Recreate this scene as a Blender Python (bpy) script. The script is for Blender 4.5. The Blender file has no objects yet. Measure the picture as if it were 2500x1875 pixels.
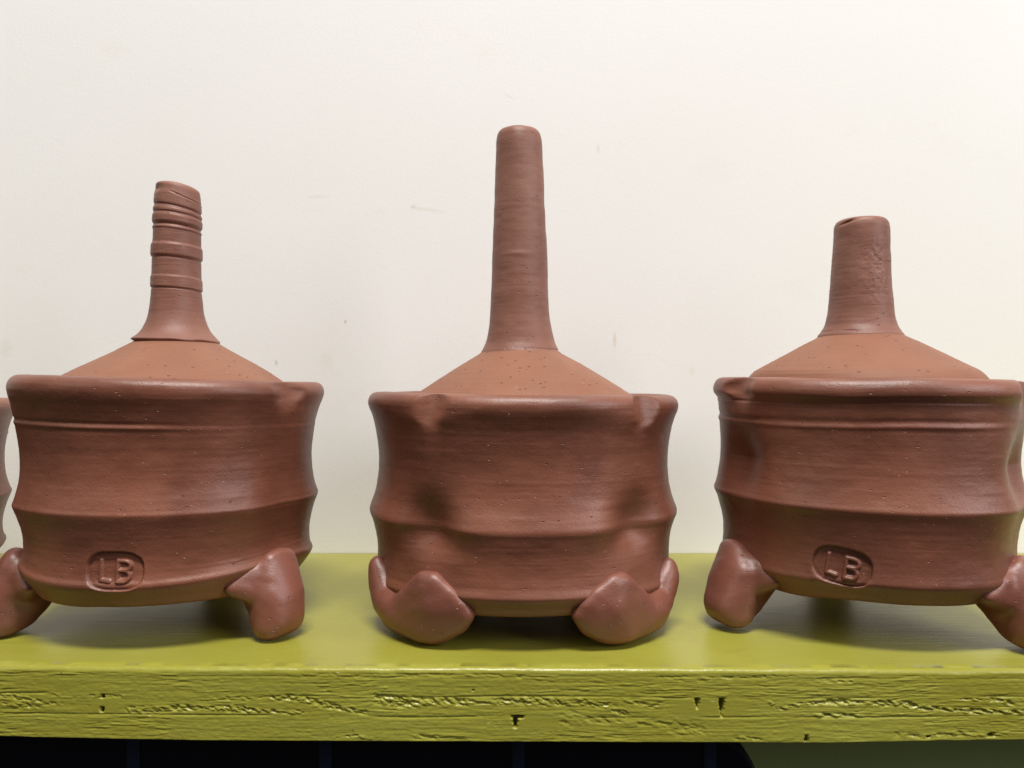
import bpy, bmesh, math
import numpy as np
from mathutils import Vector, Matrix
PI = math.pi
S = bpy.context.scene
COL = S.collection

# ------------------------------------------------------------------ camera, world, lamps, exposure
cd = bpy.data.cameras.new('camera')
cam = bpy.data.objects.new('camera', cd); COL.objects.link(cam)
cam.location = (0, 0, 0.173); cam.rotation_euler = (PI / 2, 0, 0)
cd.sensor_width = 36; cd.lens = 26.0; cd.clip_start = 0.01; cd.clip_end = 50
S.camera = cam
W = bpy.data.worlds.new('World'); S.world = W; W.use_nodes = True
wb = W.node_tree.nodes['Background']
wb.inputs[0].default_value = (1.0, 0.96, 0.90, 1); wb.inputs[1].default_value = 0.045
S.view_settings.view_transform = 'Standard'; S.view_settings.look = 'None'
S.view_settings.exposure = 0.0; S.view_settings.gamma = 1.0

def lamp(name, loc, aim, sx, sy, power, color):
    ld = bpy.data.lights.new(name, 'AREA'); ld.shape = 'RECTANGLE'; ld.size = sx; ld.size_y = sy
    ld.energy = power; ld.color = color
    o = bpy.data.objects.new(name, ld); COL.objects.link(o); o.location = loc
    o.rotation_euler = (Vector(aim) - Vector(loc)).to_track_quat('-Z', 'Y').to_euler()
    return o
lamp('ceiling_lamp', (0.15, -0.95, 3.80), (0.05, 0.55, 0.1), 1.8, 0.6, 217, (1.0, 0.985, 0.955))
lamp('ceiling_lamp', (-1.0, -2.2, 2.5), (-0.1, 0.6, 0.1), 1.6, 0.6, 3, (1.0, 0.95, 0.88))
lamp('window_lamp', (2.4, -1.05, 1.35), (0.1, 0.5, 0.08), 1.5, 1.4, 44, (0.99, 0.955, 0.985))
lamp('room_lamp', (-2.2, -1.0, 1.35), (-0.1, 0.5, 0.08), 0.8, 0.9, 8, (1.0, 0.93, 0.84))

# ------------------------------------------------------------------ noise
def _hash(ix, iy, seed):
    h = (ix.astype(np.int64) * 374761393 + iy.astype(np.int64) * 668265263 + seed * 974634777) & 0xffffffff
    h = ((h ^ (h >> 13)) * 1274126177) & 0xffffffff
    h = (h ^ (h >> 16)) & 0xffffffff
    return h / 4294967295.0
def vnoise(x, y, seed=0, px=None):
    x, y = np.broadcast_arrays(np.asarray(x, float), np.asarray(y, float))
    ix = np.floor(x); iy = np.floor(y); fx = x - ix; fy = y - iy
    ux = fx ** 3 * (fx * (fx * 6 - 15) + 10); uy = fy ** 3 * (fy * (fy * 6 - 15) + 10)
    i0 = ix; i1 = ix + 1
    if px: i0 = np.mod(i0, px); i1 = np.mod(i1, px)
    a = _hash(i0, iy, seed); b = _hash(i1, iy, seed); c = _hash(i0, iy + 1, seed); d = _hash(i1, iy + 1, seed)
    return ((a + (b - a) * ux) * (1 - uy) + (c + (d - c) * ux) * uy) * 2 - 1
def fbm(x, y, seed=0, octaves=4, px=None):
    t = 0; a = 1.0; n = 0
    for k in range(octaves):
        t = t + a * vnoise(np.asarray(x) * 2 ** k, np.asarray(y) * 2 ** k, seed + 17 * k, px * 2 ** k if px else None)
        n += a; a *= 0.5
    return t / n
def sstep(a, b, x):
    t = np.clip((x - a) / (b - a), 0, 1); return t * t * (3 - 2 * t)

# ------------------------------------------------------------------ object helpers
def put(name, me, mat, parent=None, smooth=True):
    o = bpy.data.objects.new(name, me); COL.objects.link(o)
    if mat: me.materials.append(mat)
    if smooth: me.polygons.foreach_set('use_smooth', np.ones(len(me.polygons), dtype=bool))
    if parent: o.parent = parent
    return o
def grid_mesh(name, P, wrap_u=True, mask=None):
    """P: rows x cols x 3 (rows along the profile, cols round the pot)."""
    n, m = P.shape[:2]
    idx = np.arange(n * m).reshape(n, m)
    nxt = np.roll(idx, -1, axis=1)
    if not wrap_u: idx0 = idx[:, :-1]; nxt = idx[:, 1:]
    else: idx0 = idx
    q = np.stack([idx0[:-1], nxt[:-1], nxt[1:], idx0[1:]], -1).reshape(-1, 4)
    if mask is not None: q = q[mask.reshape(-1)]
    used = np.unique(q); remap = np.full(n * m, -1); remap[used] = np.arange(len(used))
    V = P.reshape(-1, 3)[used]; q = remap[q]
    me = bpy.data.meshes.new(name)
    me.vertices.add(len(V)); me.vertices.foreach_set('co', V.astype(np.float32).ravel())
    me.loops.add(q.size); me.loops.foreach_set('vertex_index', q.astype(np.int32).ravel())
    me.polygons.add(len(q)); me.polygons.foreach_set('loop_start', np.arange(0, q.size, 4, dtype=np.int32))
    me.update(calc_edges=True); me.validate()
    return me
def empty(name, loc, label, cat, group=None):
    o = bpy.data.objects.new(name, None); COL.objects.link(o); o.location = loc; o.empty_display_size = 0.02
    o['label'] = label; o['category'] = cat
    if group: o['group'] = group
    return o

# ------------------------------------------------------------------ materials
def new_mat(name):
    m = bpy.data.materials.new(name); m.use_nodes = True
    nt = m.node_tree; return m, nt, nt.nodes['Principled BSDF']
class NB:
    def __init__(s, nt): s.nt = nt
    def n(s, t, **kw):
        x = s.nt.nodes.new(t)
        for k, v in kw.items(): setattr(x, k, v)
        return x
    def l(s, a, b): s.nt.links.new(a, b)
    def coord(s, scale=(1, 1, 1), rot=(0, 0, 0), loc=(0, 0, 0)):
        t = s.n('ShaderNodeTexCoord'); mp = s.n('ShaderNodeMapping')
        mp.inputs['Scale'].default_value = scale; mp.inputs['Rotation'].default_value = rot; mp.inputs['Location'].default_value = loc
        s.l(t.outputs['Object'], mp.inputs['Vector']); return mp.outputs['Vector']
    def noise(s, vec, scale, detail=4, rough=0.55, dist=0.0):
        x = s.n('ShaderNodeTexNoise'); x.inputs['Scale'].default_value = scale; x.inputs['Detail'].default_value = detail
        x.inputs['Roughness'].default_value = rough; x.inputs['Distortion'].default_value = dist
        s.l(vec, x.inputs['Vector']); return x.outputs['Fac']
    def vor(s, vec, scale, rnd=1.0):
        x = s.n('ShaderNodeTexVoronoi'); x.inputs['Scale'].default_value = scale; x.inputs['Randomness'].default_value = rnd
        s.l(vec, x.inputs['Vector']); return x
    def ramp(s, fac, a, b, ca=(0, 0, 0, 1), cb=(1, 1, 1, 1)):
        x = s.n('ShaderNodeValToRGB'); e = x.color_ramp.elements
        e[0].position = a; e[0].color = ca; e[1].position = b; e[1].color = cb
        s.l(fac, x.inputs['Fac']); return x.outputs['Color']
    def mix(s, fac, a, b, mode='MIX'):
        x = s.n('ShaderNodeMix', data_type='RGBA', blend_type=mode)
        for sock, v in ((x.inputs[0], fac), (x.inputs[6], a), (x.inputs[7], b)):
            if isinstance(v, (int, float)): sock.default_value = v
            elif isinstance(v, tuple): sock.default_value = v
            else: s.l(v, sock)
        return x.outputs[2]
    def math(s, op, a, b=0.0, c=0.0):
        x = s.n('ShaderNodeMath', operation=op)
        for i, v in enumerate((a, b, c)):
            if isinstance(v, (int, float)): x.inputs[i].default_value = v
            else: s.l(v, x.inputs[i])
        return x.outputs[0]
    def bump(s, h, dist, strength=1.0, prev=None):
        x = s.n('ShaderNodeBump'); x.inputs['Strength'].default_value = strength; x.inputs['Distance'].default_value = dist
        s.l(h, x.inputs['Height'])
        if prev is not None: s.l(prev, x.inputs['Normal'])
        return x.outputs['Normal']

def clay(name, dark, mid, light, rough=0.52, pits=0.0, drag=0.5, seed=0.0, spec=0.45, speck=1.0):
    m, nt, b = new_mat(name); k = NB(nt)
    o = (seed, seed * 1.7, seed * .6)
    v = k.coord(loc=o)
    big = k.noise(v, 16, 3, 0.5, 0.3)
    col = k.mix(k.ramp(big, 0.36, 0.66), dark, mid)
    vz = k.coord(scale=(1, 1, 9), loc=o)
    streak = k.noise(vz, 45, 5, 0.6, 0.2)
    col = k.mix(k.math('MULTIPLY', k.ramp(streak, 0.45, 0.8), 0.10), col, light)
    fine = k.noise(v, 900, 3, 0.7)
    col = k.mix(0.25, col, k.mix(fine, (0.5, 0.5, 0.5, 1), (1.35, 1.35, 1.35, 1)), 'MULTIPLY')
    damp = k.ramp(k.noise(k.coord(loc=(o[0] + 5, o[1] + 2, 1)), 6.5, 3, 0.55, 0.4), 0.48, 0.70)
    col = k.mix(k.math('MULTIPLY', damp, 0.40), col, (mid[0] * 0.74, mid[1] * 0.92, mid[2] * 1.15, 1))
    # pale grog specks and small dark pits
    vo = k.vor(v, 330)
    sp = k.math('MULTIPLY', k.math('LESS_THAN', vo.outputs['Distance'], 0.16), k.math('GREATER_THAN', k.math('FRACT', k.math('MULTIPLY', vo.outputs['Color'], 7.13)), 0.965))
    spf = k.math('MULTIPLY', sp, 0.55 * speck)
    col = k.mix(spf, col, (0.55, 0.36, 0.27, 1))
    vp = k.coord(scale=(1, 1, 2.6), loc=o)
    vo2 = k.vor(vp, 210)
    pit = k.math('MULTIPLY', k.ramp(vo2.outputs['Distance'], 0.10, 0.26, (1, 1, 1, 1), (0, 0, 0, 1)), k.math('GREATER_THAN', k.math('FRACT', k.math('MULTIPLY', vo2.outputs['Color'], 5.37)), 0.965 - 0.15 * pits))
    col = k.mix(k.math('MULTIPLY', pit, 0.35 + 0.35 * pits), col, (0.06, 0.022, 0.014, 1))
    k.l(col, b.inputs['Base Color'])
    r = k.math('ADD', k.math('MULTIPLY', streak, 0.14), rough - 0.07); k.l(r, b.inputs['Roughness'])
    b.inputs['Specular IOR Level'].default_value = spec
    vd = k.coord(scale=(1, 1, 16), loc=o, rot=(0.03, -0.05, 0))
    lines = k.noise(vd, 38, 6, 0.62, 0.35)
    gate = k.ramp(k.noise(k.coord(loc=(o[0] + 3, 1, 2)), 17, 2), 0.46, 0.66)
    lh = k.math('MULTIPLY', lines, k.math('ADD', k.math('MULTIPLY', gate, 0.92), 0.08))
    n1 = k.bump(lh, 0.00030 * drag)
    n2 = k.bump(fine, 0.00018, 1.0, n1)
    n3 = k.bump(pit, 0.0008, -1.0, n2) if False else k.bump(k.math('SUBTRACT', 1.0, pit), 0.0007, 0.8, n2)
    med = k.noise(v, 130, 4, 0.6)
    n4 = k.bump(med, 0.00035, 0.7, n3)
    k.l(n4, b.inputs['Normal'])
    return m
DK, MD, LT = (0.158, 0.051, 0.028, 1), (0.236, 0.082, 0.046, 1), (0.295, 0.117, 0.072, 1)
M_body = [clay('clay body', DK, MD, LT, 0.43, 0.03, 0.36, s, 0.6, 0.6) for s in (0.0, 3.1, 7.7, 11.0)]
M_foot = clay('clay foot', (0.175, 0.056, 0.034, 1), (0.240, 0.082, 0.052, 1), (0.29, 0.11, 0.075, 1), 0.42, 0.1, 0.6, 1.3, 0.7)
M_cone = clay('dry clay cone', (0.240, 0.097, 0.055, 1), (0.282, 0.126, 0.074, 1), (0.325, 0.154, 0.096, 1), 0.62, 1.0, 0.3, 5.0, 0.3)
M_hand = clay('clay handle', (0.212, 0.087, 0.058, 1), (0.265, 0.117, 0.080, 1), (0.308, 0.143, 0.103, 1), 0.50, 0.15, 0.12, 9.0, 0.45, 0.6)

def shelf_mat():
    m, nt, b = new_mat('olive green gloss paint'); k = NB(nt)
    v = k.coord(); vs = k.coord(scale=(1, 14, 14))
    st = k.noise(vs, 22, 5, 0.6, 0.3)
    big = k.noise(v, 9, 3, 0.5)
    col = k.mix(k.ramp(big, 0.35, 0.68), (0.282, 0.264, 0.031, 1), (0.326, 0.316, 0.048, 1))
    col = k.mix(k.math('MULTIPLY', k.ramp(st, 0.5, 0.75), 0.28), col, (0.335, 0.340, 0.075, 1))
    br = k.ramp(k.noise(k.coord(scale=(1, 2.2, 2.2), loc=(4, 2, 0)), 26, 3, 0.6), 0.62, 0.75)
    col = k.mix(k.math('MULTIPLY', br, 0.30), col, (0.26, 0.17, 0.03, 1))
    # pale scratches and chips
    sc = k.vor(k.coord(scale=(1, 2.5, 2.5), rot=(0, 0, 0.4)), 75)
    chip = k.math('MULTIPLY', k.math('LESS_THAN', sc.outputs['Distance'], 0.085), k.math('GREATER_THAN', k.math('FRACT', k.math('MULTIPLY', sc.outputs['Color'], 9.1)), 0.86))
    col = k.mix(k.math('MULTIPLY', chip, 0.5), col, (0.62, 0.56, 0.25, 1))
    dk = k.vor(k.coord(loc=(2, 5, 1)), 120)
    crumb = k.math('MULTIPLY', k.math('LESS_THAN', dk.outputs['Distance'], 0.075), k.math('GREATER_THAN', k.math('FRACT', k.math('MULTIPLY', dk.outputs['Color'], 6.7)), 0.93))
    col = k.mix(k.math('MULTIPLY', crumb, 0.7), col, (0.05, 0.03, 0.015, 1))
    k.l(col, b.inputs['Base Color'])
    k.l(k.math('ADD', k.math('MULTIPLY', st, 0.16), 0.23), b.inputs['Roughness'])
    b.inputs['Specular IOR Level'].default_value = 0.5
    n1 = k.bump(st, 0.0004, 0.6); n2 = k.bump(k.noise(v, 420, 3, 0.6), 0.00022, 0.8, n1)
    k.l(n2, b.inputs['Normal']); return m
M_shelf = shelf_mat()

def wall_mat():
    m, nt, b = new_mat('white painted plaster'); k = NB(nt)
    v = k.coord()
    col = k.mix(k.ramp(k.noise(v, 3.2, 4, 0.55), 0.35, 0.7), (0.838, 0.826, 0.795, 1), (0.855, 0.845, 0.818, 1))
    col = k.mix(k.math('MULTIPLY', k.ramp(k.noise(k.coord(scale=(1, 1, 2.2), loc=(3, 0, 1)), 7, 5, 0.65), 0.6, 0.78), 0.16), col, (0.70, 0.64, 0.53, 1))
    geo = k.n('ShaderNodeNewGeometry'); sx = k.n('ShaderNodeSeparateXYZ'); k.l(geo.outputs['Position'], sx.inputs[0])
    wob = k.noise(k.coord(), 160, 4, 0.7); wob2 = k.noise(k.coord(loc=(9, 9, 9)), 60, 3, 0.6)
    def scuff(x, z, rx, rz, c, amt, slope=0.0):
        nonlocal col
        dx = k.math('DIVIDE', k.math('SUBTRACT', sx.outputs[0], x), rx)
        zz = k.math('SUBTRACT', k.math('SUBTRACT', sx.outputs[2], z), k.math('MULTIPLY', k.math('SUBTRACT', sx.outputs[0], x), slope))
        dz = k.math('DIVIDE', zz, rz)
        d = k.math('ADD', k.math('MULTIPLY', dx, dx), k.math('MULTIPLY', dz, dz))
        f = k.ramp(k.math('ADD', d, k.math('MULTIPLY', k.math('SUBTRACT', wob, 0.5), 2.2)), 0.1, 1.0, (1, 1, 1, 1), (0, 0, 0, 1))
        col = k.mix(k.math('MULTIPLY', f, amt), col, c)
    y = 0.757 / 1805.0
    def uv(u, v_): return ((u - 1250) * y, 0.173 - (v_ - 937) * y)
    for (u, v_, ru, rv, c, a, sl) in (
            (1045, 512, 46, 5, (0.60, 0.58, 0.44, 1), 0.28, -0.12), (1010, 505, 9, 5, (0.5, 0.49, 0.36, 1), 0.32, 0),
            (775, 480, 35, 4, (0.66, 0.62, 0.48, 1), 0.3, 0), (1500, 830, 6, 28, (0.60, 0.50, 0.38, 1), 0.4, 0),
            (843, 785, 4, 7, (0.45, 0.42, 0.36, 1), 0.6, 0), (795, 880, 26, 30, (0.72, 0.62, 0.48, 1), 0.15, 0),
            (675, 885, 5, 8, (0.5, 0.47, 0.4, 1), 0.5, 0), (1460, 365, 5, 14, (0.66, 0.63, 0.56, 1), 0.35, 0),
            (1245, 237, 18, 3, (0.66, 0.64, 0.58, 1), 0.35, -0.5), (15, 850, 18, 25, (0.66, 0.57, 0.44, 1), 0.18, 0),
            (1690, 905, 10, 14, (0.74, 0.60, 0.45, 1), 0.2, 0)):
        X, Z = uv(u, v_); scuff(X, Z, ru * y, rv * y, c, a, sl)
    k.l(col, b.inputs['Base Color']); b.inputs['Roughness'].default_value = 0.55; b.inputs['Specular IOR Level'].default_value = 0.3
    n1 = k.bump(k.noise(k.coord(scale=(1, 1, 1.6)), 70, 5, 0.6, 0.2), 0.0009, 0.07); n2 = k.bump(k.noise(v, 420, 3, 0.6), 0.0004, 0.3, n1)
    k.l(n2, b.inputs['Normal']); return m
M_wall = wall_mat()

def plain(name, col, rough, col2=None, scale=30, bump=0.0, spec=0.5):
    m, nt, b = new_mat(name); k = NB(nt)
    nz = k.noise(k.coord(), scale, 4, 0.6)
    k.l(k.mix(nz, col, col2 or col), b.inputs['Base Color']); b.inputs['Roughness'].default_value = rough
    b.inputs['Specular IOR Level'].default_value = spec
    if bump: k.l(k.bump(nz, bump), b.inputs['Normal'])
    return m
M_green = plain('dark green wall paint', (0.38, 0.48, 0.17, 1), 0.6, (0.42, 0.52, 0.19, 1), 40, 0.0008)
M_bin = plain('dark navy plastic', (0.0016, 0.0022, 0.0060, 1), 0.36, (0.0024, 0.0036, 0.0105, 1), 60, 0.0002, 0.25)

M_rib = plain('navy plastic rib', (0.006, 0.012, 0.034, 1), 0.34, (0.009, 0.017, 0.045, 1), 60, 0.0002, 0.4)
# ------------------------------------------------------------------ setting: wall, lower wall
def box_obj(name, x0, x1, y0, y1, z0, z1, mat, bev=0.0):
    bm = bmesh.new(); bmesh.ops.create_cube(bm, size=1)
    for v in bm.verts: v.co = ((x0 + x1) / 2 + v.co.x * (x1 - x0), (y0 + y1) / 2 + v.co.y * (y1 - y0), (z0 + z1) / 2 + v.co.z * (z1 - z0))
    if bev: bmesh.ops.bevel(bm, geom=bm.edges[:], offset=bev, segments=3, affect='EDGES', profile=0.5)
    me = bpy.data.meshes.new(name); bm.to_mesh(me); bm.free()
    return put(name, me, mat, smooth=False)
w = box_obj('wall', -2.2, 2.2, 0.757, 0.80, -0.022, 1.9, M_wall); w['kind'] = 'structure'
w = box_obj('lower_wall', -2.2, 2.2, 0.757, 0.80, -0.9, -0.0225, M_green); w['kind'] = 'structure'

# ------------------------------------------------------------------ shelf: painted plywood board with a torn, filled front edge
YF, YB, TH = 0.450, 0.7565, 0.0452
PXM = 0.45 / 1805.0
def fu(u): return (u - 1250) * PXM
def fv(v): return 0.173 - (v - 937) * PXM
def build_shelf():
    xs = np.concatenate([np.linspace(-1.1, -0.36, 60)[:-1], np.linspace(-0.36, 0.36, 1350), np.linspace(0.36, 1.1, 60)[1:]])
    zr = np.linspace(-TH + 0.0008, -0.0030, 104)
    a = np.linspace(0, PI / 2, 8)[1:]
    prof = [(0.74, -TH), (0.60, -TH), (0.48, -TH), (YF + 0.002, -TH)]
    nfront0 = len(prof)
    prof += [(YF, z) for z in zr]
    nfront1 = len(prof)
    prof += [(YF + 0.0034 - 0.0034 * math.cos(t), -0.0030 + 0.0030 * math.sin(t)) for t in a]
    nr = len(prof)
    prof += [(y, 0.0) for y in np.linspace(YF + 0.0036, YB, 50)]
    prof = np.array(prof)
    X = np.broadcast_to(xs[None, :], (len(prof), len(xs))).copy()
    Y = np.broadcast_to(prof[:, :1], X.shape).copy(); Z = np.broadcast_to(prof[:, 1:], X.shape).copy()
    # relief of the front face
    fx = X[nfront0:nfront1]; fz = Z[nfront0:nfront1]
    wx = fx + 0.004 * fbm(fx * 60, fz * 120, 5, 3); wz = fz + 0.0022 * fbm(fx * 22, fz * 60, 9, 3)
    h = 0.00018 * fbm(wx * 55, wz * 800, 11, 4)
    strokes = fbm(wx * 95, wz * 900, 21, 3)
    patch = sstep(-0.25, 0.35, fbm(fx * 22, fz * 90, 31, 2))
    h -= 0.00030 * sstep(0.05, 0.65, strokes) * patch
    h += 0.00028 * sstep(0.05, 0.65, fbm(wx * 80, wz * 950, 47, 3)) * patch
    h += 0.00012 * fbm(fx * 300, fz * 600, 77, 3)
    for v0, dep in ((1700, 0.00045), (1749, 0.00045), (1652, 0.0002)):         # glue lines between the plies
        zc = fv(v0) + 0.0006 * vnoise(fx * 18, fx * 0, 61 + v0)
        h -= dep * np.exp(-((fz - zc) / 0.0006) ** 2) * sstep(-0.5, 0.3, vnoise(fx * 30, fx * 0, 71 + v0))
    def band(pts, wpx, dep, seed, freq=1.0, slant=0.5):
        nonlocal h
        pu = np.array([fu(p[0]) for p in pts]); pv = np.array([fv(p[1]) for p in pts])
        zc = np.interp(fx, pu, pv)
        env = sstep(pu[0] - 0.001, pu[0] + 0.004, fx) * (1 - sstep(pu[-1] - 0.004, pu[-1] + 0.001, fx))
        wv = wpx * PXM * (0.75 + 0.4 * vnoise(fx * 60, fx * 0, seed))
        e = env * np.exp(-((fz - zc) / np.maximum(wv, 1e-4)) ** 4)
        sx_ = fx + slant * (fz - zc)
        pit = fbm(sx_ * 330 * freq, (fz + 0.6 * (fx - pu[0]) * 0.2) * 620 * freq, seed + 3, 3)
        dep = dep * 0.52; h -= e * dep * sstep(-0.10, 0.55, pit)
        h += e * dep * 0.35 * sstep(0.15, 0.5, -pit)
    band([(-40, 1698), (0, 1702), (60, 1712), (100, 1722), (155, 1730)], 9, 0.0020, 101)
    band([(-40, 1726), (0, 1727), (45, 1728), (110, 1739)], 6, 0.0022, 103)
    band([(120, 1700), (180, 1708), (230, 1704), (310, 1703)], 6, 0.0010, 105)
    band([(305, 1735), (370, 1736), (430, 1730), (500, 1730), (560, 1732), (650, 1736), (690, 1738), (748, 1741)], 9, 0.0027, 107)
    band([(500, 1706), (600, 1706), (650, 1705)], 5, 0.0010, 108)
    band([(650, 1705), (705, 1703), (760, 1712), (800, 1722), (850, 1733), (900, 1739)], 10, 0.0024, 109)
    band([(905, 1703), (970, 1715), (1060, 1712), (1150, 1714), (1280, 1710), (1350, 1713), (1420, 1712), (1480, 1722), (1535, 1740)], 14, 0.0021, 113)
    band([(1360, 1748), (1450, 1757), (1600, 1764), (1725, 1783)], 20, 0.0011, 117, 0.7)
    band([(1510, 1704), (1560, 1715), (1590, 1725), (1622, 1713)], 7, 0.0016, 119)
    band([(1868, 1706), (1905, 1728), (1950, 1717), (2020, 1711), (2100, 1712), (2200, 1714), (2250, 1725), (2330, 1733), (2430, 1738), (2540, 1739)], 10, 0.0030, 123)
    band([(2340, 1705), (2430, 1708), (2480, 1718)], 7, 0.0022, 127)
    band([(1970, 1742), (2010, 1742), (2060, 1742), (2110, 1746)], 5, 0.0040, 131, 0.6)
    band([(808, 1801), (870, 1796), (915, 1804)], 5, 0.0022, 133, 0.8)
    band([(1000, 1796), (1035, 1798), (1075, 1800)], 7, 0.0014, 135)
    band([(1790, 1797), (1830, 1800), (1880, 1806)], 6, 0.0018, 137, 0.8)
    band([(2180, 1790), (2240, 1797), (2340, 1792), (2480, 1798)], 8, 0.0012, 139, 0.7)
    band([(1600, 1653), (1700, 1655), (1850, 1650), (1925, 1643)], 6, 0.0011, 141, 0.8)
    band([(2000, 1660), (2090, 1661)], 5, 0.0010, 143)
    band([(700, 1648), (800, 1645), (1000, 1648), (1200, 1646), (1300, 1655)], 7, 0.0008, 145, 0.7)
    # smooth filler patch, then slots and holes
    flat = sstep(fu(1625), fu(1650), fx) * (1 - sstep(fu(1815), fu(1845), fx)) * np.exp(-((fz - fv(1724)) / (19 * PXM)) ** 6)
    flat2 = sstep(fu(1262), fu(1275), fx) * (1 - sstep(fu(1350), fu(1370), fx)) * np.exp(-((fz - fv(1763)) / (19 * PXM)) ** 6)
    flat3 = sstep(fu(215), fu(228), fx) * (1 - sstep(fu(285), fu(300), fx)) * np.exp(-((fz - fv(1725)) / (18 * PXM)) ** 6)
    h = h * (1 - 0.9 * np.clip(flat + flat2 + flat3, 0, 1))
    def slot(u, v0, v1, w0, w1, dep):
        nonlocal h
        t = np.clip((fz - fv(v0)) / (fv(v1) - fv(v0)), 0, 1)
        ww = (w0 + (w1 - w0) * t) * PXM * (1 + 0.3 * vnoise(fz * 900, fx * 0, int(u)))
        h -= dep * np.exp(-((fx - fu(u)) / ww) ** 4) * sstep(fv(v1) - 0.0004, fv(v1) + 0.0004, fz) * (1 - sstep(fv(v0) - 0.0004, fv(v0) + 0.0004, fz))
    slot(1258, 1746, 1777, 7, 3.5, 0.006); slot(1264, 1746, 1753, 13, 11, 0.0045)
    slot(250, 1700, 1709, 4.5, 4, 0.006); slot(249, 1731, 1744, 4, 3.5, 0.006)
    slot(1702, 1703, 1729, 6, 1.5, 0.003); slot(1762, 1703, 1748, 6.5, 1.8, 0.005); slot(1969, 1791, 1808, 3, 5, 0.004)
    slot(2420, 1793, 1802, 9, 8, 0.004); slot(2266, 1796, 1801, 4, 4, 0.004); slot(1155, 1683, 1687, 3, 3, 0.0015)
    edge = sstep(-TH, -TH + 0.0012, fz) * (1 - sstep(-0.0042, -0.0030, fz))
    h = h * np.where(fz < -0.02, edge, 0.35 + 0.65 * edge)
    Y[nfront0:nfront1] -= h
    # worn rounded arris and a barely uneven top
    rr = slice(nfront1, nr)
    Z[rr] += 0.00035 * fbm(X[rr] * 90, X[rr] * 0, 201, 4); Y[rr] -= 0.0003 * fbm(X[rr] * 60, X[rr] * 0 + 3, 203, 4)
    Z[nr:] += 0.00010 * fbm(X[nr:] * 14, Y[nr:] * 30, 205, 3)
    # the board is not perfectly straight
    up_t = np.interp(xs, [-1.1, -0.31, -0.18, 0.0, 0.25, 0.31, 1.1], [0.0022, 0.0015, 0.0002, 0.0, -0.0010, -0.0010, -0.0015])
    up_b = np.interp(xs, [-1.1, -0.31, -0.235, -0.185, -0.05, 0.19, 0.31, 1.1], [0.006, 0.0032, 0.0014, 0.0006, 0.0, -0.0008, 0.0012, 0.005])
    f = np.clip((Z + TH) / TH, 0, 1)
    near = 1 - sstep(0.46, 0.70, Y)
    Z += near * (f * up_t[None, :] + (1 - f) * up_b[None, :])
    me = grid_mesh('shelf', np.stack([X, Y, Z], -1), wrap_u=False)
    o = put('shelf', me, M_shelf)
    o['label'] = 'olive green painted plywood shelf with rough chipped front edge, holding the pots'; o['category'] = 'shelf'
    return o
build_shelf()

# ------------------------------------------------------------------ pots
def wrap(a): return (a + PI) % (2 * PI) - PI
def catmull(pts, step):
    P = np.array(pts, float); out = []
    Q = np.vstack([2 * P[0] - P[1], P, 2 * P[-1] - P[-2]])
    for i in range(1, len(Q) - 2):
        p0, p1, p2, p3 = Q[i - 1], Q[i], Q[i + 1], Q[i + 2]
        n = max(1, int(math.ceil(np.linalg.norm(p2 - p1) / step)))
        t = (np.arange(n) / n)[:, None]
        # chord-length (centripetal) parametrisation keeps it from overshooting
        d0, d1, d2 = [max(np.linalg.norm(b - a), 1e-6) ** 0.5 for a, b in ((p0, p1), (p1, p2), (p2, p3))]
        m1 = (p1 - p0) / d0 - (p2 - p0) / (d0 + d1) + (p2 - p1) / d1
        m2 = (p2 - p1) / d1 - (p3 - p1) / (d1 + d2) + (p3 - p2) / d2
        m1 *= d1; m2 *= d1
        out.append((2 * t ** 3 - 3 * t ** 2 + 1) * p1 + (t ** 3 - 2 * t ** 2 + t) * m1 + (-2 * t ** 3 + 3 * t ** 2) * p2 + (t ** 3 - t ** 2) * m2)
    out.append(P[-1:]); return np.vstack(out)

class Pot: pass
def seg_d(x, y, a, b):
    ax, ay = a; bx, by = b; dx, dy = bx - ax, by - ay
    t = np.clip(((x - ax) * dx + (y - ay) * dy) / (dx * dx + dy * dy), 0, 1)
    return np.hypot(x - ax - t * dx, y - ay - t * dy)

def stamp_uv(p, th, z):
    """metres in the plane of the stamp, along its own (tilted) axes"""
    s = p.stamp; x = wrap(th - s['th']) * s['r']; y = z - s['z']
    c, sn = math.cos(s['rot']), math.sin(s['rot'])
    return x * c + y * sn, -x * sn + y * c
def stamp_sd(p, th, z):
    x, y = stamp_uv(p, th, z)
    n = (np.abs(x / p.stamp['a']) ** 2.9 + np.abs(y / p.stamp['b']) ** 2.6) ** (1 / 2.75)
    return (n - 1) * p.stamp['b']

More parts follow.
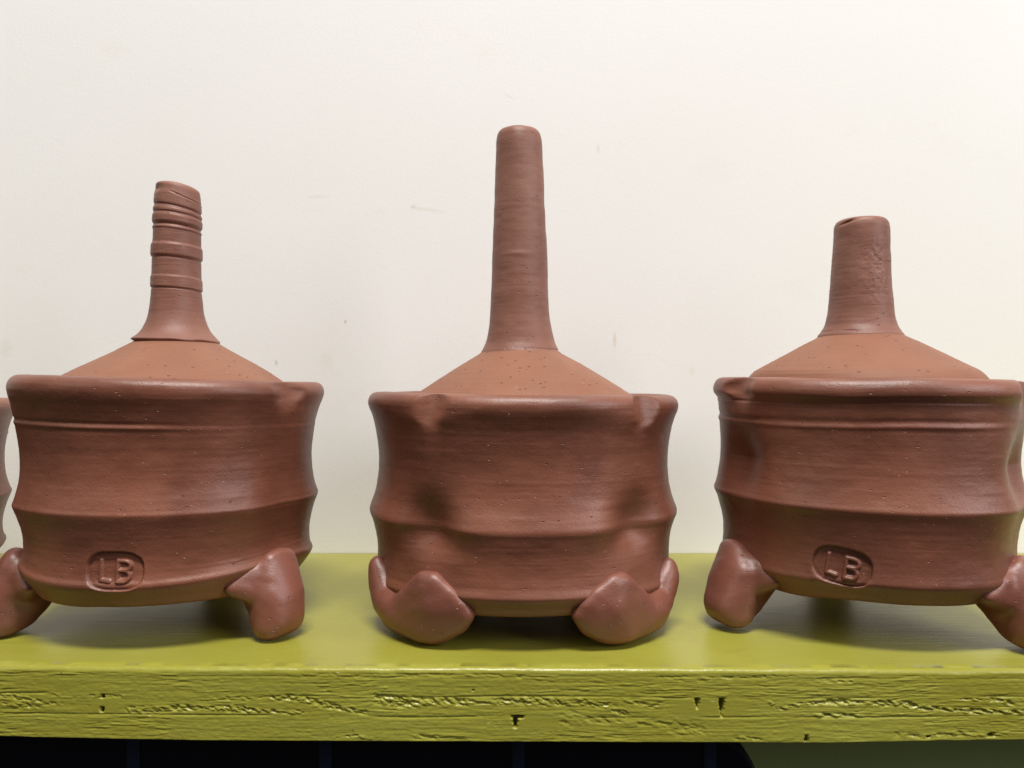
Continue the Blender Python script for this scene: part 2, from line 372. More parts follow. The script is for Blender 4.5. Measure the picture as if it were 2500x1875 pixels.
def surf(p, th, R, Z, recess=True):
    """pot wall: profile (R, Z) turned round, flattened between the dents and dented"""
    ang = np.array(sorted(p.dents)); n = len(ang)
    t = np.zeros_like(th)
    for i in range(n):
        a0 = ang[i]; a1 = ang[(i + 1) % n] + (2 * PI if i == n - 1 else 0)
        d = (th - a0) % (2 * PI)
        t = np.where(d < a1 - a0, d / (a1 - a0) * 2 - 1, t)
    flat = 1 - p.flat * np.cos(PI * t / 2) ** 2
    Zw = Z + p.wave * vnoise(th * 5 / (2 * PI), 0 * Z + 2.3, p.seed + 5, 5) * sstep(0.045, 0.07, Z) * (1 - sstep(0.12, 0.15, Z))
    r = R * flat
    k = np.clip(R / 0.06, 0, 1)
    for i, a in enumerate(p.dents):
        d = wrap(th - a)
        A = np.interp(Z, p.dz, p.dA) * (p.dscale[i] if p.dscale else 1); w_ = np.interp(Z, p.dz, p.dw)
        r = r - k * A * np.exp(-np.abs(d / w_) ** 2.0)
    outer_ = (R > p.inner_r + 0.002) & (Z > 0.118)
    for i, a in enumerate(p.dents):                      # the flared rim is pressed in where the wall was pinched
        c0, z0, sl, K = p.fold
        d = wrap(th - a - p.foldoff[i % len(p.foldoff)]) + 0.02 * vnoise(Z * 160, 0 * Z, p.seed + i)
        cut = (c0 - (Z - z0) * sl + K * d * d) * flat
        e = np.clip((r - cut) / 0.0012, -20, 20)
        r = np.where(outer_, r - 0.0012 * np.log1p(np.exp(e)), r)
    u = th / (2 * PI)
    r = r + k * (0.0011 * fbm(u * 7, Z * 22, p.seed, 3, 7) + 0.00009 * fbm(u * 9, Z * 420, p.seed + 31, 3, 9) + 0.00016 * fbm(u * 60, Z * 160, p.seed + 77, 3, 60))
    for (zc, amp, w_) in p.rings:
        r = r + k * amp * np.exp(-((Z - zc - 0.0012 * vnoise(u * 6, 0 * Z, p.seed + 51, 6)) / w_) ** 2) * (0.55 + 0.45 * vnoise(u * 8, 0 * Z + 7, p.seed + 53, 8))
    zz = Zw + (Z / 0.17) * (p.tilt[0] * np.sin(th) + p.tilt[1] * np.cos(th)) + (1 - sstep(0.035, 0.075, Z)) * p.low * (np.maximum(np.cos(th - p.lowdir), 0) ** 2)
    for a in p.dents:                                     # the bottom lip rides up over each foot
        zz = zz + p.liplift * np.exp(-((Z - 0.046) / 0.011) ** 2) * np.exp(-(wrap(th - a) / 0.5) ** 2)
    zz = zz + 0.0006 * vnoise(u * 11, 0 * Z + 4, p.seed + 91, 11) * sstep(0.12, 0.165, Z) + 0.0011 * vnoise(u * 13, 0 * Z + 8, p.seed + 93, 13) * (1 - sstep(0.03, 0.06, Z))
    if p.stamp and recess:
        sd = stamp_sd(p, th, zz) + 0.00015 * vnoise(th * 40, zz * 250, p.seed + 9)
        k2 = np.where(R > 0.085, 1.0, 0.0) * np.where(p_outer(p, R, Z), 1.0, 0.0)
        r = r - k2 * p.stamp['d'] * (1 - sstep(-0.0007, 0.0003, sd)) + k2 * 0.00022 * np.exp(-((sd - 0.0014) / 0.0012) ** 2) * sstep(0.004, -0.010, stamp_uv(p, th, zz)[1])
    return r, zz
def p_outer(p, R, Z):
    return R > p.inner_r + 0.002

def profile(p):
    o = p.outer          # bottom bevel to rim top, (r, z)
    zb = o[0][1]
    rt, zt = o[-1]
    inner = [(rt - 0.005, zt - 0.0002), (rt - 0.009, zt - 0.004), (p.inner_r + 0.001, zt - 0.010), (p.inner_r, zt - 0.016), (p.inner_r, 0.10), (p.inner_r - 0.003, 0.05), (0.07, zb + 0.010), (0.0004, zb + 0.009)]
    bot = [(0.0004, zb + 0.0012), (0.05, zb + 0.0008), (o[0][0] - 0.006, zb - 0.0004)]
    A = catmull(bot + o, 0.0007); 
    B = catmull([o[-1]] + inner, 0.0025)[1:]
    B = B[np.r_[True, np.linalg.norm(np.diff(B, axis=0), axis=1) > 1e-5]]
    # thin the hidden underside
    keep = np.ones(len(A), bool); und = np.where(A[:, 0] < o[0][0] - 0.02)[0]; keep[und] = (und % 8 == 0)
    return np.vstack([A[keep], B])

def build_pot(p, loc, label, mat):
    root = empty('pot', loc, label, 'pot', 'clay pots in a row on the green shelf')
    pr = profile(p)
    th = np.linspace(-PI, PI, 540, endpoint=False)
    if p.stamp:
        hw = p.stamp['a'] / p.stamp['r'] * 1.15; c = p.stamp['th']
        th = np.concatenate([th[np.abs(wrap(th - c)) > hw], np.linspace(c - hw, c + hw, 130)]); th = np.sort(wrap(th))
    T, R = np.meshgrid(th, pr[:, 0]); _, Z = np.meshgrid(th, pr[:, 1])
    r, z = surf(p, T, R, Z)
    P = np.stack([r * np.sin(T), -r * np.cos(T), z], -1)
    put('body', grid_mesh('body', P), mat, root)
    if p.stamp: build_stamp(p, root, mat)
    return root

LETTERS = {'L': [[(0, 1), (0, 0.06)], [(0.02, 0.02), (0.62, 0.0)]]}
def letter_height(x, y, sw, soft=0.0005):
    """x, y in metres from the stamp centre; raised L and B"""
    d = np.full(x.shape, 1.0)
    H = 0.0126; y0 = -H / 2 - 0.0002
    def P(px, py, ox, W_): return (ox + px * W_, y0 + py * H)
    lx = -0.0102; lw = 0.0062
    for a, b in (((0, 1), (0.03, 0.05)), ((0.03, 0.05), (1, 0.0))):
        d = np.minimum(d, seg_d(x, y, P(*a, lx, lw), P(*b, lx, lw)))
    bx = 0.0012; bw = 0.0082
    pts = [(0, 0), (0, 1)]
    top = [(0, 1)] + [(0.5 + 0.5 * math.sin(t), 0.765 + 0.235 * math.cos(t)) for t in np.linspace(0, PI, 10)] + [(0, 0.53)]
    bot = [(0, 0.53)] + [(0.46 + 0.48 * math.sin(t), 0.265 + 0.265 * math.cos(t)) for t in np.linspace(0, PI, 10)] + [(0, 0)]
    for line in (pts, top, bot):
        for a, b in zip(line[:-1], line[1:]): d = np.minimum(d, seg_d(x, y, P(*a, bx, bw), P(*b, bx, bw)))
    return 1 - sstep(sw - soft, sw + soft, d)

def build_stamp(p, root, mat):
    s = p.stamp; st = 0.00028
    x = np.arange(-s['a'] * 1.15, s['a'] * 1.15, st); y = np.arange(-s['b'] * 1.35, s['b'] * 1.35, st)
    Xs, Ys = np.meshgrid(x, y)
    T = s['th'] + Xs / s['r']; Zt = s['z'] + Ys
    # find the profile height that lands on each wanted z (surf shifts z a little)
    O = catmull(p.outer, 0.0005); O = O[O[:, 0] > 0.08]
    i0 = np.argmax(O[:, 1] > p.outer[0][1] + 0.002)
    O = O[i0:]; O = O[np.argsort(O[:, 1])]
    Zp = Zt.copy()
    for _ in range(4):
        R = np.interp(Zp, O[:, 1], O[:, 0]); r, zz = surf(p, T, R, Zp, False); Zp = Zp - (zz - Zt)
    R = np.interp(Zp, O[:, 1], O[:, 0]); r, zz = surf(p, T, R, Zp, False)
    sd = stamp_sd(p, T, zz); lu, lv = stamp_uv(p, T, zz)
    hl = letter_height(lu - 0.0006, lv, 0.00122, 0.00075)
    hl = hl * (0.86 + 0.14 * vnoise(lu * 150, lv * 150, p.seed + 3)) * np.where(lu < -0.002, s['lfade'], 1.0)
    base = s['d'] - 0.00035
    # the floor is pressed a little flatter than the wall, deeper at its top
    fl = base + 0.0006 * sstep(0, 0.012, lv) - 0.0003 + 0.00008 * fbm(lu * 260, lv * 700, p.seed + 4, 3)
    ring = 0.00015 * np.exp(-((sd + 0.0022) / 0.0005) ** 2)
    rr = r - np.minimum(fl, s['d'] - 0.00012) + 0.0021 * hl + ring
    P = np.stack([rr * np.sin(T), -rr * np.cos(T), zz], -1)
    ins = sd < -0.00035
    m = ins[:-1, :-1] & ins[:-1, 1:] & ins[1:, :-1] & ins[1:, 1:]
    put('maker_stamp', grid_mesh('maker_stamp', P, wrap_u=False, mask=m), mat, root)

def foot_mesh(hulls, voxel=0.0010, smooth=30, seed=0):
    """each hull: nodes (angle, radius, height, half sizes along / out / up), wrapped tight; the hulls melt together"""
    bm = bmesh.new()
    for nodes in hulls:
        hb = bmesh.new()
        for q in nodes:
            an = math.radians(q[0]); c = Vector((q[1] * math.sin(an), -q[1] * math.cos(an), q[2]))
            M = Matrix.Translation(c) @ Matrix.Rotation(an, 4, 'Z') @ Matrix.Diagonal((q[3], q[4], q[5], 1))
            bmesh.ops.create_icosphere(hb, subdivisions=3, radius=1.0, matrix=M)
        r = bmesh.ops.convex_hull(hb, input=hb.verts[:])
        junk = {g for g in r['geom_interior'] + r['geom_unused'] if isinstance(g, bmesh.types.BMVert)}
        bmesh.ops.delete(hb, geom=list(junk), context='VERTS')
        t = bpy.data.meshes.new('t'); hb.to_mesh(t); hb.free(); bm.from_mesh(t); bpy.data.meshes.remove(t)
    me = bpy.data.meshes.new('foot'); bm.to_mesh(me); bm.free()
    o = bpy.data.objects.new('foot_source', me); COL.objects.link(o)
    rm = o.modifiers.new('r', 'REMESH'); rm.mode = 'VOXEL'; rm.voxel_size = voxel
    sm = o.modifiers.new('s', 'SMOOTH'); sm.factor = 0.5; sm.iterations = smooth
    dg = bpy.context.evaluated_depsgraph_get()
    out = bpy.data.meshes.new_from_object(o.evaluated_get(dg))
    bpy.data.objects.remove(o); bpy.data.meshes.remove(me)
    n = len(out.vertices); co = np.empty(n * 3, np.float32); out.vertices.foreach_get('co', co); co = co.reshape(-1, 3).astype(float)
    lump = 0.0011 * fbm(co[:, 0] * 45 + 9, co[:, 2] * 45 + co[:, 1] * 30, 400 + seed, 3)
    nr = np.empty(n * 3, np.float32); out.vertices.foreach_get('normal', nr); co += nr.reshape(-1, 3) * lump[:, None]
    co[:, 2] = np.where(co[:, 2] < 0.002, 0.0004 + 0.0016 * sstep(-0.004, 0.002, co[:, 2]), co[:, 2])
    out.vertices.foreach_set('co', co.astype(np.float32).ravel()); out.update(); out.name = 'foot'
    out.materials.clear()
    return out

# ---- lids: a cone with a handle joined on top
def lathe(name, rows, mat, parent, seed, nth=200, step=0.0006, amp=(0.0004, 0.0002), zfun=None, rfun=None, close=True):
    """rows: (z, x offset, r)"""
    A = catmull([(r[2], r[0]) for r in rows], step)
    zs = [r[0] for r in rows]
    off = np.interp(A[:, 1], sorted(zs), [r[1] for r in sorted(rows)])
    th = np.linspace(-PI, PI, nth, endpoint=False)
    T, R = np.meshgrid(th, np.maximum(A[:, 0], 0.0002)); Z = np.repeat(A[:, 1:2], nth, 1); OX = np.repeat(off[:, None], nth, 1)
    u = T / (2 * PI); k = np.clip(R / 0.012, 0, 1)
    r = R + k * (amp[0] * fbm(u * 5, Z * 60, seed, 3, 5) + amp[1] * fbm(u * 7, Z * 700, seed + 9, 3, 7))
    if rfun: r = rfun(T, r, Z)
    z = zfun(T, r, Z) if zfun else Z
    P = np.stack([OX + r * np.sin(T), -r * np.cos(T), z], -1)
    return put(name, grid_mesh(name, P), mat, parent)

def rad(*a): return [math.radians(x) for x in a]

# ---- pot at left, stamped, three feet
def mk(**kw):
    p = Pot(); p.stamp = None; p.rings = []; p.dscale = None; p.fold = (0.1062, 0.150, 0.22, 0.30); p.foldoff = [0.0]; p.liplift = 0.0; p.low = 0.0; p.lowdir = 0.0; p.wave = 0.0012
    for k_, v_ in kw.items(): setattr(p, k_, v_)
    return p
RINGS = [(0.1452, 0.0009, 0.0012), (0.1480, -0.0007, 0.0012)]
pot1 = mk(seed=11, liplift=0.0062, dents=rad(-62, 66, 183), flat=0.055, tilt=(-0.0020, 0.0008), inner_r=0.088,
    outer=[(0.0900, 0.0290), (0.0960, 0.0352), (0.1022, 0.0425), (0.1030, 0.0452), (0.1014, 0.0490), (0.1005, 0.0570), (0.1006, 0.0650), (0.1018, 0.0730), (0.1042, 0.0820), (0.1068, 0.0895), (0.1072, 0.0915), (0.1064, 0.0938), (0.1046, 0.1000), (0.1026, 0.1090), (0.1018, 0.1190), (0.1020, 0.1290), (0.1034, 0.1400), (0.1052, 0.1500), (0.1078, 0.1588), (0.1100, 0.1643), (0.1109, 0.1685), (0.1102, 0.1724), (0.1079, 0.1753), (0.1050, 0.1766), (0.1022, 0.1768)],
    dz=[0.03, 0.05, 0.09, 0.12, 0.14, 0.155, 0.165, 0.18], dA=[0.002, 0.003, 0.006, 0.003, 0.002, 0.002, 0.0035, 0.0040], dw=[0.25, 0.22, 0.18, 0.16, 0.16, 0.2, 0.25, 0.27],
    rings=RINGS, stamp=dict(th=math.radians(1.6), z=0.0552, r=0.098, a=0.0186, b=0.0122, rot=math.radians(-1), d=0.0024, lfade=0.62))
R1 = build_pot(pot1, (-0.253, 0.560, 0), 'left one of the three whole clay pots, LB stamp set level above its base', M_body[0])
def tri_foot(c, fm=20, fp=20, pk=0, bs=0, rb=0.1100, w=0.0142):
    am, ap = c - fm, c + fp
    top = [(c + pk - 4.5, 0.1030, 0.0520, 0.0075, 0.0066, 0.0070), (c + pk + 4, 0.1030, 0.0520, 0.0075, 0.0066, 0.0070), (c + pk, 0.1030, 0.0535, 0.0075, 0.0066, 0.0068)]
    base = [(c - 3 + bs, rb, 0.0160, w - 0.002, 0.0165, 0.0156), (c + 3 + bs, rb, 0.0160, w - 0.002, 0.0165, 0.0156), (c - 4 + bs, rb, 0.0112, w - 0.003, 0.0140, 0.0108), (c + 4 + bs, rb, 0.0112, w - 0.003, 0.0140, 0.0108)]
    bulge = [(c + bs * 0.7, 0.1080, 0.0280, w + 0.0050, 0.0145, 0.0140), (c + bs * 0.5, 0.1055, 0.0400, w + 0.0035, 0.0115, 0.0110)]
    back = [(c + bs, 0.0985, 0.0300, w, 0.0130, 0.0120), (c, 0.0985, 0.0430, 0.0110, 0.0080, 0.0090), (c + pk - 3, 0.0990, 0.0505, 0.0060, 0.0066, 0.0062), (c + pk + 3, 0.0990, 0.0505, 0.0060, 0.0066, 0.0062)]
    return [top + base + bulge,
            back + [(c - fm * 0.60, 0.0975, 0.0455, 0.0055, 0.0062, 0.0055), (am, 0.0948, 0.0370, 0.0045, 0.0058, 0.0045)],
            back + [(c + fp * 0.60, 0.0975, 0.0455, 0.0055, 0.0062, 0.0055), (ap, 0.0948, 0.0370, 0.0045, 0.0058, 0.0045)],
            [(c, 0.080, 0.036, 0.015, 0.012, 0.007), (c + bs, 0.102, 0.019, 0.0150, 0.0160, 0.0175)]]
for i, a_ in enumerate(((-62, 8, 17, 0), (63, 19.5, 10, 0, -3, 0.1065, 0.0140), (183, 18, 18, 0))):
    put('foot', foot_mesh(tri_foot(*a_), smooth=90, seed=i), M_foot, R1)

# ---- pot in the middle, four feet, no stamp
ZZ = np.linspace(0.018, 0.17, 77)
pot2 = mk(seed=23, dents=rad(-34, 41, 136, -135), flat=0.02, tilt=(-0.0012, 0.0), inner_r=0.097, low=0.0045, wave=0.0006,
    outer=[(0.1060, 0.0180), (0.1110, 0.0240), (0.1158, 0.0300), (0.1166, 0.0322), (0.1152, 0.0370), (0.1142, 0.0470), (0.1146, 0.0560), (0.1162, 0.0655), (0.1186, 0.0740), (0.1200, 0.0778), (0.1200, 0.0800), (0.1184, 0.0850), (0.1160, 0.0920), (0.1140, 0.1010), (0.1130, 0.1110), (0.1130, 0.1220), (0.1144, 0.1330), (0.1162, 0.1425), (0.1184, 0.1495), (0.1203, 0.1545), (0.1210, 0.1580), (0.1204, 0.1614), (0.1182, 0.1643), (0.1148, 0.1656), (0.1118, 0.1658)],
    dz=ZZ, dA=0.0145 * np.exp(-((ZZ - 0.0785) / 0.0170) ** 2) + 0.0025 * sstep(0.148, 0.158, ZZ), dw=np.interp(ZZ, [0.03, 0.06, 0.08, 0.11, 0.14, 0.16], [0.25, 0.21, 0.175, 0.18, 0.2, 0.26]),
    fold=(0.1171, 0.140, 0.26, 0.55), foldoff=[0.04, 0.03, 0, 0])
R2 = build_pot(pot2, (0.0083, 0.580, 0), 'middle clay pot without a stamp, pinched dents above its curled feet', M_body[1])
def fold_foot(m, top=0.0):
    a = lambda t: m * t
    mid = (a(46), 0.1075, 0.0165, 0.0180, 0.0160, 0.0160)
    low = [(a(37), 0.1065, 0.0108, 0.0170, 0.0150, 0.0104), (a(53), 0.1065, 0.0108, 0.0160, 0.0145, 0.0104)]
    out = (a(59), 0.1090, 0.0205, 0.0130, 0.0135, 0.0135)
    leaf = [(34.5, 0.1165, 0.0458), (30.5, 0.1160, 0.0460), (37.0, 0.1165, 0.0415), (29.0, 0.1155, 0.0440), (25.0, 0.1140, 0.0385), (22.0, 0.1120, 0.0315), (20.0, 0.1092, 0.0240), (38.5, 0.1155, 0.0350)]
    return [[(a(65.0), 0.1158, 0.0440 + top, 0.0062, 0.0062, 0.0066), (a(64.5), 0.1150, 0.0370, 0.0088, 0.0080, 0.0075), (a(63.5), 0.1125, 0.0290, 0.0102, 0.0102, 0.0090), out],
            [out, mid] + low + [(a(53), 0.1085, 0.0180, 0.0155, 0.0150, 0.0145)],
            [(a(q[0]), q[1], q[2] + top * (q[2] > 0.03), 0.0052, 0.0056, 0.0052) for q in leaf] + [mid, low[0], (a(32), 0.1125, 0.0290, 0.0140, 0.0115, 0.0130), (a(33), 0.1060, 0.0150, 0.0150, 0.0140, 0.0140), (a(26), 0.1060, 0.0190, 0.0110, 0.0110, 0.0110)]]
f = foot_mesh(fold_foot(-1), smooth=36, seed=5); fo = put('foot', f, M_foot, R2)
f = foot_mesh(fold_foot(1, -0.0008), smooth=36, seed=6); fr = put('foot', f, M_foot, R2); fr.rotation_euler = (0, 0, math.radians(-1.2))
for src, ang in ((fo, 180), (fr, 180)):
    c = src.copy(); COL.objects.link(c); c.rotation_euler = (0, 0, math.radians(ang)); c.parent = R2

# ---- pot at right, stamped, three feet
pot3 = mk(seed=37, dents=rad(-72, 46, 167), flat=0.075, tilt=(-0.0015, 0.0), inner_r=0.089, wave=0.0008,
    outer=[(0.0900, 0.0300), (0.0960, 0.0355), (0.1024, 0.0425), (0.1034, 0.0450), (0.1028, 0.0500), (0.1022, 0.0590), (0.1026, 0.0680), (0.1040, 0.0770), (0.1068, 0.0868), (0.1090, 0.0915), (0.1092, 0.0930), (0.1082, 0.0960), (0.1066, 0.1020), (0.1052, 0.1110), (0.1046, 0.1200), (0.1046, 0.1300), (0.1052, 0.1400), (0.1060, 0.1500), (0.1068, 0.1580), (0.1082, 0.1622), (0.1101, 0.1650), (0.1106, 0.1680), (0.1097, 0.1718), (0.1076, 0.1747), (0.1048, 0.1760), (0.1020, 0.1762)],
    dz=[0.03, 0.05, 0.07, 0.09, 0.105, 0.12, 0.135, 0.15, 0.165, 0.18], dA=[0.002, 0.003, 0.004, 0.005, 0.0085, 0.0105, 0.006, 0.002, 0.002, 0.003], dw=[0.25, 0.24, 0.22, 0.20, 0.18, 0.18, 0.18, 0.2, 0.22, 0.25],
    rings=[(0.1455, 0.0008, 0.0016), (0.1490, -0.0006, 0.002), (0.1608, -0.0006, 0.0009)], stamp=dict(th=math.radians(-30.5), z=0.0552, r=0.102, a=0.0190, b=0.0122, rot=math.radians(-9), d=0.0024, lfade=1.0))
R3 = build_pot(pot3, (0.262, 0.560, 0), 'right one of the three whole clay pots, LB stamp slanting down to the right', M_body[2])
for i, a_ in enumerate(((-74, 9, 17, -5, 0, 0.1110, 0.0165), (46, 21, 10, 1), (167, 18, 18, 0))):
    put('foot', foot_mesh(tri_foot(*a_), smooth=90, seed=10 + i), M_foot, R3)

# ---- sliver of a fourth pot at the left edge
pot4 = mk(seed=53, dents=rad(-40, 80, 200), flat=0.03, tilt=(0.0, 0.0), inner_r=0.088, wave=0.001,
    outer=[(o_[0] * 0.985, o_[1] * 0.90 + 0.002) for o_ in pot1.outer], dz=pot1.dz, dA=[x * 0.6 for x in pot1.dA], dw=pot1.dw, rings=[(0.131, 0.0006, 0.0012)])
R4 = build_pot(pot4, (-0.513, 0.575, 0), 'clay pot of which only a sliver shows at the left edge', M_body[3])
for i, c in enumerate((-40, 80, 200)):
    put('foot', foot_mesh(tri_foot(c), seed=20 + i), M_foot, R4)

# ---- lids
def lid(loc, label): return empty('lid', loc, label, 'lid', 'conical clay lids on the pots')
L1 = lid((-0.253, 0.560, 0), 'conical clay lid with handle ringed by raised bands and a crooked top')
lathe('cone', [(0.160, -0.004, 0.0830), (0.1685, -0.004, 0.0835), (0.1730, -0.004, 0.0815), (0.1804, -0.0030, 0.0712), (0.1889, -0.0020, 0.0565), (0.1960, -0.0012, 0.0435), (0.2040, -0.0011, 0.0300), (0.210, -0.0011, 0.019), (0.2105, -0.0011, 0.0004)], M_cone, L1, 301, amp=(0.0007, 0.00025))
def sb(z, a, b, s=0.0008): return sstep(a - s, a + s, z) * (1 - sstep(b - s, b + s, z))
def r1(T, r, Z):
    x = np.sin(T); tl = np.interp(Z, [0.2, 0.245, 0.27, 0.31], [0.0003, 0.0009, 0.0012, 0.0018])
    zt = Z + tl * x + 0.0006 * vnoise(T * 1.2, Z * 40, 5)
    a = 0.0006 * sb(zt, 0.2445, 0.2530, 0.0010) + 0.0010 * sb(zt, 0.2678, 0.2770, 0.0014) + 0.0008 * sb(zt, 0.2925, 0.2985, 0.0014) + 0.0004 * sb(zt, 0.3060, 0.3150, 0.0022)
    a += 0.0005 * sb(zt, 0.3005, 0.3030, 0.0005) + 0.0004 * sb(zt, 0.2880, 0.2895, 0.0004) - 0.0004 * np.exp(-((zt - 0.2668) / 0.0006) ** 2) - 0.0005 * np.exp(-((zt - 0.2437) / 0.0005) ** 2) - 0.0006 * np.exp(-((zt - 0.3050) / 0.0007) ** 2) - 0.0006 * np.exp(-((zt - 0.2910) / 0.0007) ** 2)
    a -= 0.0006 * np.exp(-((zt - 0.3150 + 0.001 * x) / 0.0005) ** 2) * sstep(-0.1, 0.4, x)
    # thumb dimple near the crooked top
    a -= 0.0014 * np.exp(-((wrap(T + 0.75) / 0.30) ** 2) - ((Z - 0.3175) / 0.0030) ** 2)
    return r + a * np.clip(r / 0.012, 0, 1)
def z1(T, r, Z):
    x = r * np.sin(T) / 0.016; tp = sstep(0.293, 0.320, Z)
    lo = 1 - sstep(0.2035, 0.212, Z)
    return Z + tp * (-0.0017 * x - 0.0016 * np.clip(x, 0, 1) ** 2) + lo * (-0.0012 * x * 0.55 + 0.0005 * vnoise(T * 3, 0 * Z, 77))
lathe('handle', [(0.2046, -0.0011, 0.020), (0.2047, -0.0011, 0.0300), (0.2060, -0.0011, 0.0309), (0.2078, -0.0011, 0.0290), (0.2110, -0.0011, 0.0258), (0.2154, -0.0011, 0.0229), (0.2200, -0.001, 0.0210), (0.2250, -0.0009, 0.0196), (0.2340, -0.0008, 0.0184), (0.2420, -0.0008, 0.0178), (0.255, -0.0009, 0.0174), (0.272, -0.0008, 0.0172), (0.290, -0.0004, 0.0168), (0.304, -0.0001, 0.0165), (0.311, 0.0001, 0.0162), (0.3175, 0.0002, 0.0158), (0.3218, 0.0002, 0.0150), (0.3232, 0.0002, 0.0128), (0.3238, 0.0002, 0.006), (0.3238, 0.0002, 0.0004)], M_hand, L1, 305, step=0.00035, amp=(0.0003, 0.00008), zfun=z1, rfun=r1)

L2 = lid((0.0083, 0.580, 0), 'conical clay lid with the tallest handle, plain and smooth, on the middle pot')
lathe('cone', [(0.150, 0, 0.0905), (0.158, 0, 0.0915), (0.1625, 0, 0.0895), (0.1654, 0.0004, 0.0835), (0.1790, 0.0000, 0.0618), (0.1886, -0.0004, 0.0464), (0.1965, -0.0017, 0.0325), (0.1990, -0.0018, 0.0292), (0.204, -0.0018, 0.018), (0.2045, -0.0018, 0.0004)], M_cone, L2, 311, amp=(0.0006, 0.00025))
def r2(T, r, Z):
    a = -0.0007 * np.exp(-((Z - 0.1998 + 0.0008 * np.sin(T)) / 0.0007) ** 2) * sstep(-0.5, 0.6, np.sin(T) + 0.3 * vnoise(T * 4, 0 * Z, 4))
    a = a - 0.00022 * sstep(0.3085, 0.3125, Z + 0.0006 * vnoise(T * 3, 0 * Z, 8)) + 0.0004 * np.exp(-((Z - 0.2720) / 0.002) ** 2) * np.exp(-(wrap(T + 0.1) / 0.5) ** 2)
    return r + a * np.clip(r / 0.012, 0, 1) + 0.00035 * np.clip(r / .012, 0, 1) * np.cos(6 * T + 0.5) * sstep(0.22, 0.25, Z) * 0.6
lathe('handle', [(0.1955, -0.0018, 0.026), (0.1965, -0.0018, 0.0312), (0.1985, -0.0018, 0.0306), (0.2015, -0.0018, 0.0290), (0.2057, -0.0018, 0.0271), (0.2137, -0.0018, 0.0250), (0.2234, -0.0021, 0.0235), (0.236, -0.0021, 0.0228), (0.249, -0.0021, 0.0223), (0.2811, -0.0022, 0.0214), (0.3133, -0.0024, 0.0202), (0.3420, -0.0024, 0.0191), (0.3560, -0.0025, 0.0186), (0.3632, -0.0028, 0.0182), (0.3682, -0.0030, 0.0170), (0.3709, -0.0032, 0.0148), (0.3720, -0.0034, 0.0110), (0.3722, -0.0034, 0.0004)], M_hand, L2, 315, step=0.0006, amp=(0.0005, 0.00005), rfun=r2)

L3 = lid((0.262, 0.560, 0), 'conical clay lid with the shortest, thickest handle, on the right pot')
lathe('cone', [(0.164, 0.0026, 0.0820), (0.1740, 0.0026, 0.0828), (0.1788, 0.0022, 0.0806), (0.1828, 0.0017, 0.0766), (0.1852, 0.0016, 0.0727), (0.1942, 0.0020, 0.0566), (0.2030, 0.0021, 0.0410), (0.2095, 0.0016, 0.0295), (0.2115, 0.0016, 0.0282), (0.2160, 0.0016, 0.018), (0.2165, 0.0016, 0.0004)], M_cone, L3, 321, amp=(0.0006, 0.00025))
def r3(T, r, Z):
    k_ = np.clip(r / 0.012, 0, 1)
    a = -0.0007 * np.exp(-((Z - 0.2120 + 0.0006 * np.sin(T + 0.8)) / 0.0006) ** 2) * (0.5 + 0.5 * vnoise(T * 3, 0 * Z, 4))
    wear = np.exp(-(wrap(T - 0.10) / 0.40) ** 2) * np.exp(-((Z - 0.257) / 0.020) ** 2)
    a = a - 0.0005 * wear * sstep(0.05, 0.5, fbm(T * 9, Z * 300, 88, 3)) + 0.0004 * wear * fbm(T * 12, Z * 220, 89, 3)
    a = a - 0.0018 * np.exp(-(wrap(T + 0.95) / 0.30) ** 2) * np.exp(-((Z - 0.2935 - 0.004 * wrap(T + 0.95)) / 0.0011) ** 2)
    return r + a * k_
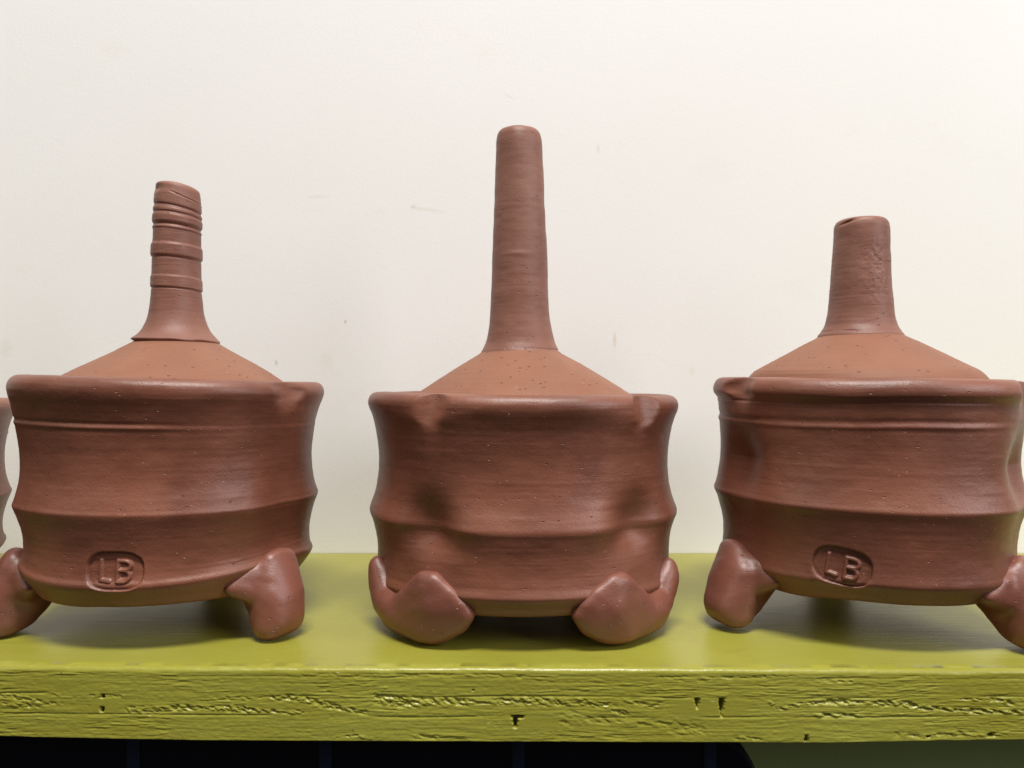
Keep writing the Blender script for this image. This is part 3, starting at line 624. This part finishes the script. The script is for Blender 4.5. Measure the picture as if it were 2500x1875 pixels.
lathe('handle', [(0.2078, 0.0016, 0.026), (0.2086, 0.0016, 0.0300), (0.2100, 0.0015, 0.0296), (0.2129, 0.0015, 0.0275), (0.217, 0.0017, 0.0253), (0.2247, 0.0017, 0.0234), (0.2371, 0.0019, 0.0222), (0.2526, 0.0019, 0.0212), (0.2712, 0.0021, 0.0201), (0.2840, 0.0023, 0.0196), (0.2900, 0.0025, 0.0193), (0.2943, 0.0026, 0.0184), (0.2965, 0.0026, 0.0165), (0.2975, 0.0026, 0.0125), (0.2977, 0.0026, 0.0004)], M_hand, L3, 325, step=0.0006, amp=(0.0005, 0.00010), rfun=r3)

# ------------------------------------------------------------------ dark ribbed bin under the shelf
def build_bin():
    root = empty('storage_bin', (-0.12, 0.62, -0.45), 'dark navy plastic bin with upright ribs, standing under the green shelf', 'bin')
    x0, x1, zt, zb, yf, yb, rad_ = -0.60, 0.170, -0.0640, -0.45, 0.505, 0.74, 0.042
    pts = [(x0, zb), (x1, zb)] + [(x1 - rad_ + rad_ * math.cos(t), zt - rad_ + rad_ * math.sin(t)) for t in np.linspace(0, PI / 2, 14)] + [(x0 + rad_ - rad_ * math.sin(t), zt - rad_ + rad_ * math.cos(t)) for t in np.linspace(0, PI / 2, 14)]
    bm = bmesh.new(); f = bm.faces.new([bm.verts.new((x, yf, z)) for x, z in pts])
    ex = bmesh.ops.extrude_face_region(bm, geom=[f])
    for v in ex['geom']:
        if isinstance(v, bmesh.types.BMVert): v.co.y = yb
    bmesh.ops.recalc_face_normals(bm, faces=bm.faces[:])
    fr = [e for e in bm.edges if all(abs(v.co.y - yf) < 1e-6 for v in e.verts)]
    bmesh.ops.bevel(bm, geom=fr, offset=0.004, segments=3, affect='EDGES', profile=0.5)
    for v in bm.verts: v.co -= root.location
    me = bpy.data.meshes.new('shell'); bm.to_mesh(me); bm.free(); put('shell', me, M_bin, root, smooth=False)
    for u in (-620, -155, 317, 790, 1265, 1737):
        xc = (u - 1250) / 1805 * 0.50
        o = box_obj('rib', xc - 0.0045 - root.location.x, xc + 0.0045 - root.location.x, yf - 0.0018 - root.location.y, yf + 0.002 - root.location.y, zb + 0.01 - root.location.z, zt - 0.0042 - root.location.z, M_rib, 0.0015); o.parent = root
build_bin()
